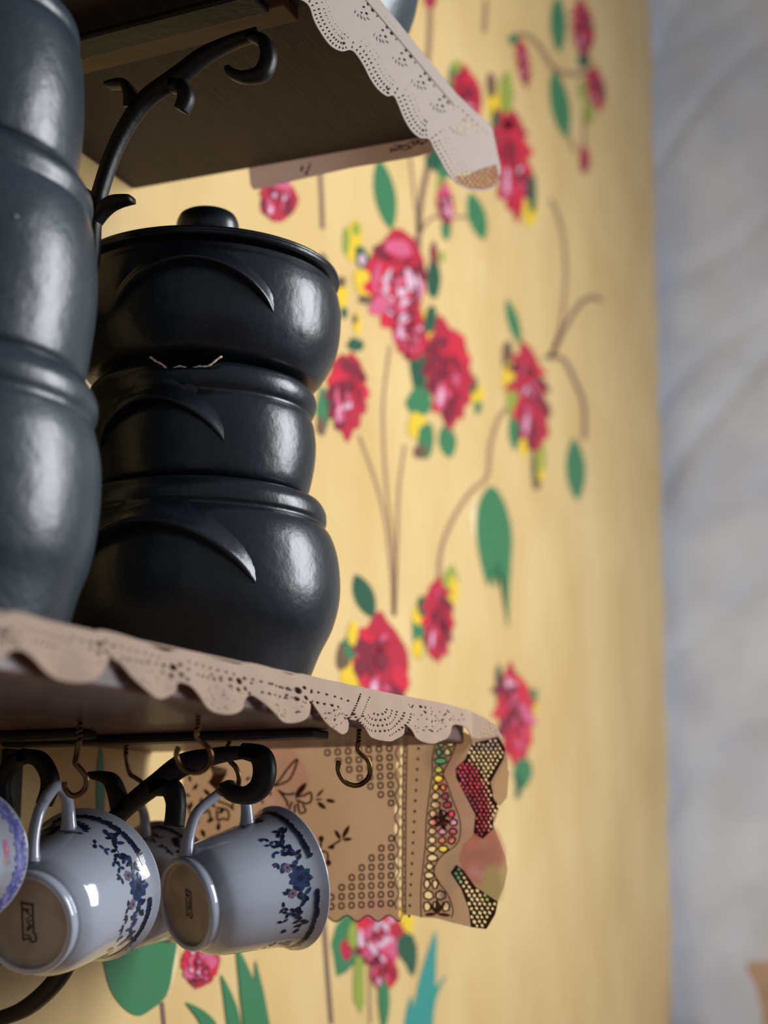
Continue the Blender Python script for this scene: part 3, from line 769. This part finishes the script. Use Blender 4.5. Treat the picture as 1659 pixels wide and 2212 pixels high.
# peony-like motif at the inner edge
for k in range(6): br((452+k*3, 1692+k*3), (462+k*5, 1672), (452+k*7, 1650+k*2))
for x, y, a, s_ in ((412, 1682, 1.3, 16), (424, 1700, -1, 18), (408, 1718, .4, 14), (436, 1730, 1.8, 16), (448, 1712, .8, 20), (415, 1740, -1.4, 18), (440, 1752, .3, 20), (460, 1738, 1.2, 16), (478, 1752, 2.4, 18),
                    (425, 1770, .9, 22), (455, 1772, -.6, 18), (472, 1785, 1.5, 18), (410, 1790, .2, 16), (440, 1800, 1.2, 20), (465, 1806, .1, 14), (500, 1745, .8, 14), (488, 1722, -.5, 14), (586, 1714, 1.5, 12), (568, 1732, 1.3, 11), (536, 1682, -.6, 14), (470, 1790, .9, 12)):
    pf.leaf(x-s_/2*math.cos(a), y-s_/2*math.sin(a), x+s_/2*math.cos(a), y+s_/2*math.sin(a), s_*.46, 0)
br((466, 1745), (490, 1750), (492, 1770), (480, 1768), (470, 1772), (468, 1750)); br((470, 1730), (490, 1738), (500, 1742), (504, 1730))
br((400, 1730), (412, 1750), (418, 1785)); br((430, 1755), (440, 1742), (452, 1752), (455, 1770))
pf.build('printed_motif', [M_thread], lc)['kind'] = 'stuff'
box('top_sheet', (-1.25, YF+.001, T+.0001), (XE-.001, -.004, T+.0009), M_laceb, lc)
set_origin(lc, (-.5, -.12, T))

# ------------------------------------------------------------------ lace cloth on the upper shelf
YU = -.2635; XEU = -.0375
def front_up(u, v):
    p = hit(u, v, 1, YU)
    if p[0] > XEU: p[1] -= .10*(p[0]-XEU)
    return p
uc = thing('lace_cloth', 'pale lace cloth hanging over the front edge of the upper shelf', 'tablecloth')
topu = [(690, -160), (760, -72), (815, -6), (855, 42), (900, 98), (945, 152), (990, 208), (1030, 258), (1045, 275), (1050, 300), (1056, 335), (1062, 372), (1060, 395)]
botu = [(1052, 408), (1035, 415), (1010, 411), (985, 396), (965, 372), (950, 345), (936, 320), (926, 300), (908, 298), (888, 282), (872, 256), (862, 232), (850, 207), (836, 208), (815, 192), (798, 168), (785, 142), (768, 116), (756, 108),
        (738, 111), (715, 100), (695, 75), (678, 45), (668, 15), (655, 2), (640, -4), (600, -30), (560, -90), (540, -160)]
outl = spline(topu, 4)+spline(botu, 4)
holes = []
bs = spline(botu, 14)
def walk(ds, sp, rx, ry, upto=9999):
    acc = 0
    for i in range(1, len(bs)-1):
        acc += np.linalg.norm(bs[i]-bs[i-1])
        if acc >= sp:
            acc = 0; t = bs[i+1]-bs[i-1]; t /= np.linalg.norm(t); n = np.array([-t[1], t[0]])
            c = bs[i]+n*ds
            inside = pip_sd(np.array([[c[0]]]), np.array([[c[1]]]), outl)[0, 0]
            if inside < 4 or inside < ds*.8: continue
            holes.append((c[0], c[1], rx, ry, math.atan2(n[1], n[0])))
for ds, sp, rx, ry in ((7, 8.5, 3.2, 1.9), (17, 8.5, 3.4, 1.8), (28, 9, 2.6, 1.3), (37, 9, 2.0, 1.1)): walk(ds, sp, rx, ry)
base_t = np.array([.62, .78])
for k in range(9):                                  # knots of openwork below the folded edge
    c = np.array([790., -8])+np.array([85*.62*1.0, 85*.78*1.12])*k*.62
    c = np.array([800+k*41, -5+k*50.0])
    if c[1] > 285: break
    for dx, dy, a, b, r in ((0, 0, 4, 2.6, .9), (10, 13, 5, 3, .9), (-9, 6, 3.4, 2.4, .3), (-3, 20, 4, 2.6, .9), (-14, 18, 3, 2.2, .9), (-22, 24, 6, 1.3, 1.6), (-15, 28, 7, 1.3, 1.3), (-8, 31, 7, 1.3, 1.0), (0, 31, 6, 1.3, .7), (20, 26, 3, 2, .9), (-28, 16, 5, 1.3, 1.9)):
        holes.append((c[0]+dx-6, c[1]+dy+14, a, b, r))
for k in range(26): holes.append((832+k*8.2, 38+k*10.1, 3.1, 1.7, .9))
for R in (10, 19, 28, 37):
    for k in range(int(R*.6)):
        a = -math.pi*.1+math.pi*1.2*k/(R*.6); holes.append((1028+R*.95*math.cos(a), 372+R*.95*math.sin(a), 2.6, 2.0, a)) if 372+R*math.sin(a) > 368 else None
lower_net = [h for h in holes if h[1] > 372 and h[0] > 960]
tip = [(972, 378), (1000, 384), (1030, 368), (1055, 360), (1060, 392), (1052, 406), (1035, 413), (1010, 409), (985, 394)]
sheet('net_tip', tip, netholes(tip, 8.6, 2.6, 2.0, .6, 12), lambda u, v: front_up(u, v)-np.array([.0012, 0, 0]), 1.4, M_knot, uc, .0004)
cut = [(978, 382), (1000, 388), (1031, 372), (1052, 366), (1055, 391), (1048, 402), (1033, 408), (1010, 404), (988, 392)]
sheet('front_valance', outl, [h for h in holes if pip_sd(np.array([[h[0]]]), np.array([[h[1]]]), cut)[0, 0] < 0]+[cut], front_up, 2.2, M_lace, uc, .0005)
endu = [(535, 340), (860, 285), (950, 270), (950, 318), (930, 328), (905, 337), (850, 347), (760, 362), (680, 380), (610, 396), (548, 410), (541, 400)]
sheet('end_strip', endu, [],
      lambda u, v: hit(u, v, 0, -.0385), 2.5, cloth_mat('beige_lace_strip', (226, 208, 204), .5, .14), uc, .0004)
ef = Flat(lambda u, v, L: hit(u, v, 0, -.0385)-np.array([.0006, 0, 0]))
ef.leaf(650, 372, 655, 358, 6, 0); ef.ribbon([(662, 374), (668, 364), (671, 352)], 3.5, 0); ef.leaf(656, 376, 668, 376, 4, 0)
for k in range(9): ef.ell(846+k*9.5, 323-k*2.2+4*math.sin(k*2), 4.5, 2.4, .6*math.sin(k*1.7), 0)
ef.ribbon([(842, 330), (860, 322), (878, 324), (900, 312), (920, 308)], 2.5, 0); ef.ribbon([(850, 314), (870, 318), (892, 306), (915, 302)], 2.5, 0)
ef.build('printed_motif', [M_thread], uc)['kind'] = 'stuff'
box('fold_edge', (-1.25, YU-.0012, HU+T-.0025), (XEU-.004, YU+.0006, HU+T+.0016), M_lace, uc, .0004)
box('top_sheet', (-1.25, YU+.001, HU+T+.0001), (XEU-.006, -.004, HU+T+.0009), M_lace, uc)
set_origin(uc, (-.5, -.12, HU+T))

# ------------------------------------------------------------------ cup hooks
def hook(label, u, v, depth, ring, R, s_pts, gap=0):
    """s_pts: photo points of the wire from the screw down and round the ring, at one depth"""
    root = thing('cup_hook', label, 'hook', 'brass cup hooks screwed under the lower shelf')
    P = spline(s_pts, 6)
    tube('wire', [at_depth(p[0], p[1], depth) for p in P], R, M_brass, root, 10)
    # screw thread up into the board
    a = at_depth(s_pts[0][0], s_pts[0][1], depth); V = []; n = 60
    topz = max(a[2]+.003, .004)
    pts = []
    for i in range(n+1):
        t = i/n; th = t*2*math.pi*6; pts.append(a+np.array([math.cos(th)*R*.55, math.sin(th)*R*.55, (topz-a[2])*t-.002*(1-t)]))
    tube('screw_thread', pts, R*.62, M_brass, root, 6)
    set_origin(root, (a[0], a[1], 0)); return root
hook('bronze cup hook holding the blue-flowered cup at the left', 0, 0, .80, 0, .0016,
     [(171, 1600), (166, 1628), (163, 1648), (174, 1662), (186, 1680), (186, 1698), (177, 1712), (163, 1719), (150, 1716), (140, 1702), (139, 1690)])
hook('empty brass cup hook in front of the iron scroll', 0, 0, .775, 0, .0015,
     [(427, 1572), (424, 1588), (436, 1602), (450, 1616), (456, 1632), (452, 1650), (438, 1665), (418, 1669), (396, 1660), (384, 1644), (381, 1628), (386, 1614)])
hook('bronze cup hook behind, holding the half-hidden cup', 0, 0, .96, 0, .0016,
     [(272, 1628), (275, 1650), (281, 1672), (292, 1680), (308, 1692), (316, 1710), (316, 1726), (306, 1738), (294, 1738), (287, 1730)])
hook('bronze cup hook behind the scroll, holding the cup at the centre', 0, 0, .90, 0, .0016,
     [(493, 1630), (497, 1644), (508, 1656), (515, 1672), (516, 1690), (508, 1708), (494, 1716), (478, 1714), (468, 1704)])
hook('empty brass cup hook in front of the cloth end panel', 0, 0, .87, 0, .0015,
     [(775, 1602), (773, 1616), (780, 1628), (794, 1642), (800, 1660), (796, 1680), (782, 1693), (765, 1697), (746, 1690), (734, 1674), (730, 1658), (733, 1644)])

# ------------------------------------------------------------------ cups
CUPP = [(0, .004), (.018, .004), (.0232, .0038), (.0240, .0005), (.0252, 0), (.0268, .0004), (.0276, .003), (.0272, .0068), (.0290, .0090), (.0322, .0150), (.0342, .0240),
        (.0355, .0350), (.0367, .0480), (.0380, .0600), (.0395, .0690), (.0416, .0760), (.0438, .0805), (.0443, .0815), (.0437, .0822),
        (.0408, .0775), (.0383, .0690), (.0368, .0580), (.0356, .0430), (.0342, .0280), (.0300, .0160), (.0200, .0110), (0, .0100)]
CUPP = [(r, s*.9) for r, s in CUPP]
def cup(label, bu, bv, bz, mu, mv, k=1.0, blue=True, hs=(.013, .054), hh=.026, seed=1, group=None, flip=False, hang=(0, 0, 1), root_name='tea_cup'):
    """bu, bv, bz: photo place and distance of the foot; mu, mv: photo place of the mouth's centre"""
    B = at_depth(bu, bv, bz); L = .0734*k
    d = FW + RT*(mu-829.5)/F_PX - UP*(mv-1106)/F_PX
    # |CAM + t d - B| = L
    w_ = CAM-B; A_, B_, C_ = d@d, 2*d@w_, w_@w_-L*L; disc = max(0, B_*B_-4*A_*C_)
    t = (-B_+(math.sqrt(disc) if not flip else -math.sqrt(disc)))/(2*A_)
    ax = CAM+t*d-B; ax /= np.linalg.norm(ax)
    hg = np.array(hang, float); e1 = hg-ax*(hg@ax); e1 /= np.linalg.norm(e1); e2 = np.cross(ax, e1)
    fr = (e1, e2, ax)
    root = thing(root_name, label, 'cup', group)
    sp = smoothprof([(r*k, s*k) for r, s in CUPP], 4)
    V, F = revolve(sp, 96, B, fr)
    body = obj('body', V, F, [M_china, M_chinaf], root, True)
    for i, p in enumerate(body.data.polygons):
        if i//96 < 11: p.material_index = 1
    outer = [(r*k, s*k) for r, s in CUPP[7:17]]
    def rad(s): return float(np.interp(s, [p[1] for p in outer], [p[0] for p in outer]))
    def surf(a, s, off):
        r = rad(s)+off; return B+(math.cos(a)*e1+math.sin(a)*e2)*r+ax*s
    # ear handle
    s0, s1 = hs[0]*k, hs[1]*k; hp = []
    ctrl = [(rad(s1)-.002, s1), (rad(s1)+hh*.55, s1+.001), (rad(s1)+hh*.95, s1-.008), (rad(s0)+hh*1.12, (s0+s1)/2+.002), (rad(s0)+hh*.85, s0+.010), (rad(s0)+hh*.40, s0+.002), (rad(s0)-.002, s0-.002)]
    cs = spline(ctrl, 7); N = len(cs)
    rr = [(.0032+.0022*abs(2*i/(N-1)-1)**6)*k for i in range(N)]
    tube('handle', [B+e1*c[0]+ax*c[1] for c in cs], rr, M_china, root, 14)
    r = random.Random(seed)
    fl = Flat(lambda a, s, Lr: surf(a/(.040*k), s, .00018+.00005*Lr))
    if blue:
        circ = 2*math.pi*.040*k
        for i in range(3):
            a0 = circ*(i+.70)/3
            # beaded border beside the rim
            x = a0+.010
            while x < a0+circ/3-.010:
                fl.ell(x, .0668*k+r.uniform(-.0004, .0004), .0014, .0019, r.random(), 1, 0, 8, .2, r); x += .0019
                fl.ell(x-.0009, .0655*k, .0008, .0006, 0, 0, 1, 6)
            # central bloom
            for q in range(9):
                th = q*2*math.pi/9; fl.leaf(a0, .0575*k, a0+.0085*math.cos(th), .0575*k+.0085*math.sin(th), .0050, 0, 1)
            fl.ell(a0, .0575*k, .0022, .0022, 0, 1, 2, 9, .1, r)
            for dx in (-.0085, .0085):
                for q in range(6):
                    th = q*math.pi/3; fl.ell(a0+dx+.0020*math.cos(th), .0510*k+.0020*math.sin(th), .0013, .0013, 0, 2, 1, 7)
                fl.ell(a0+dx, .0510*k, .0008, .0008, 0, 1, 3, 7)
            # leaf sprays on either side
            for sgn in (-1, 1):
                prev = (a0+sgn*.006, .056*k)
                for q in range(9):
                    x = a0+sgn*(.008+q*.0034); y = (.0565+.003*math.sin(q*1.1+i))*k
                    fl.ribbon([prev, (x, y)], .0005, 1, 0, 1); prev = (x, y)
                    for c_ in range(3):
                        th = r.uniform(-2.6, 2.6); ln = r.uniform(.0040, .0066)
                        fl.leaf(x, y, x+sgn*ln*math.cos(th), y+ln*math.sin(th), .0026, r.choice([0, 1, 1]), 1+c_ % 2, 4)
                    if q % 2 == 0:
                        x2, y2 = x+r.uniform(-.002, .002), (.0465+r.uniform(-.002, .002))*k
                        for c_ in range(3):
                            th = r.uniform(0, 6.28); fl.leaf(x2, y2, x2+.0044*math.cos(th), y2+.0044*math.sin(th), .0021, r.choice([0, 1]), 1, 4)
        fl.build('floral_band', [M_blue, M_navy, M_mauve], root)
    else:
        circ = 2*math.pi*.040*k
        fl.V = []; 
        for i in range(84):
            x = circ*i/84
            fl.ell(x, .0655*k, .0017, .0058, .2*math.sin(i), 0, 0, 9, .15, r)
            if i % 3 == 0: fl.ell(x+.001, .058*k, .0013, .0016, 0, 0, 1, 8, .2, r)
        for i in range(7):
            a0 = circ*(i+.3)/7
            for q in range(6):
                th = q*math.pi/3; fl.ell(a0+.003*math.cos(th), .040*k+.003*math.sin(th), .0022, .0022, 0, 1, 1, 8, .1, r)
            fl.ell(a0, .040*k, .0016, .0016, 0, 2, 3, 8)
            for q in range(4):
                th = r.uniform(0, 6.28); fl.leaf(a0+.004*math.cos(th), .040*k+.004*math.sin(th), a0+.010*math.cos(th), .040*k+.010*math.sin(th), .0028, 2 if q % 2 else 0, 1)
        fl.build('floral_band', [M_purple, M_pink, M_peach], root)
    set_origin(root, B+e1*0)
    return root, B, fr
c, B, (e1, e2, ax) = cup('white teacup with blue flowers hanging at the left, its stamped base facing us', 54, 1996, .775, 192, 1912, 1.0, seed=4, group='blue-flowered teacups on the hooks')
# back stamp: worn block letters between two rules, set upright on the base
def stamp(root, B, e1, e2, ax, k):
    R_ = RT-ax*(RT@ax); R_ /= np.linalg.norm(R_); U_ = UP-ax*(UP@ax)-R_*0; U_ -= R_*(U_@R_); U_ /= np.linalg.norm(U_)
    fl = Flat(lambda x, y, L: B+(R_*x+U_*y)*k-np.array(root.location)+ax*.0031)
    w, h = .0036, .0105
    fl.ribbon([(-w, h*.9), (w*.8, h*.86)], .0011, 0, n=1); fl.ribbon([(-w, h), (-w*.8, -h*.9)], .0008, 0, n=1); fl.ribbon([(w*.7, h*.86), (w*.8, -h*.4)], .0009, 0, n=1)
    fl.ribbon([(-w*.9, h*.6), (w*.2, h*.56)], .0013, 0, n=1)
    fl.ribbon([(-w*.3, h*.5), (w*.5, h*.3), (-w*.4, h*.12), (w*.5, h*.08)], .0008, 0, n=1)       # z
    fl.ribbon([(-w*.3, 0), (w*.1, -h*.05), (w*.1, -h*.3), (-w*.3, -h*.25)], .0008, 0, n=2)        # a
    fl.ribbon([(w*.5, -h*.1), (w*.3, -h*.3), (-w*.2, -h*.42)], .0008, 0, n=2)
    fl.ribbon([(-w*.8, -h*.9), (0, -h*.8), (w*.6, -h*.95), (w*1.2, -h*.85), (w*1.1, -h*.6), (w*.7, -h*.42)], .0009, 0, n=2)
    fl.ribbon([(-w*.5, -h*.62), (w*.1, -h*.66), (w*.5, -h*.8)], .0006, 0, n=2)
    fl.build('base_stamp', [M_ink], root)
stamp(c, B, e1, e2, ax, 1.05)
c, B, (e1, e2, ax) = cup('white teacup with blue flowers hanging at the centre, turned side-on before the cloth', 398, 1955, .91, 612, 1896, 1.055, seed=9, group='blue-flowered teacups on the hooks', hs=(.008, .052), hh=.027)
stamp(c, B, e1, e2, ax, .85)
cup('white teacup with blue flowers half hidden behind the other two cups', 232, 1962, .97, 352, 1905, .97, seed=14, group='blue-flowered teacups on the hooks')
cup('purple-rimmed white cup with pink flowers cut off by the left edge', -150, 1876, .70, -98, 1850, .84, blue=False, seed=21, hang=(-.3, .6, .8))
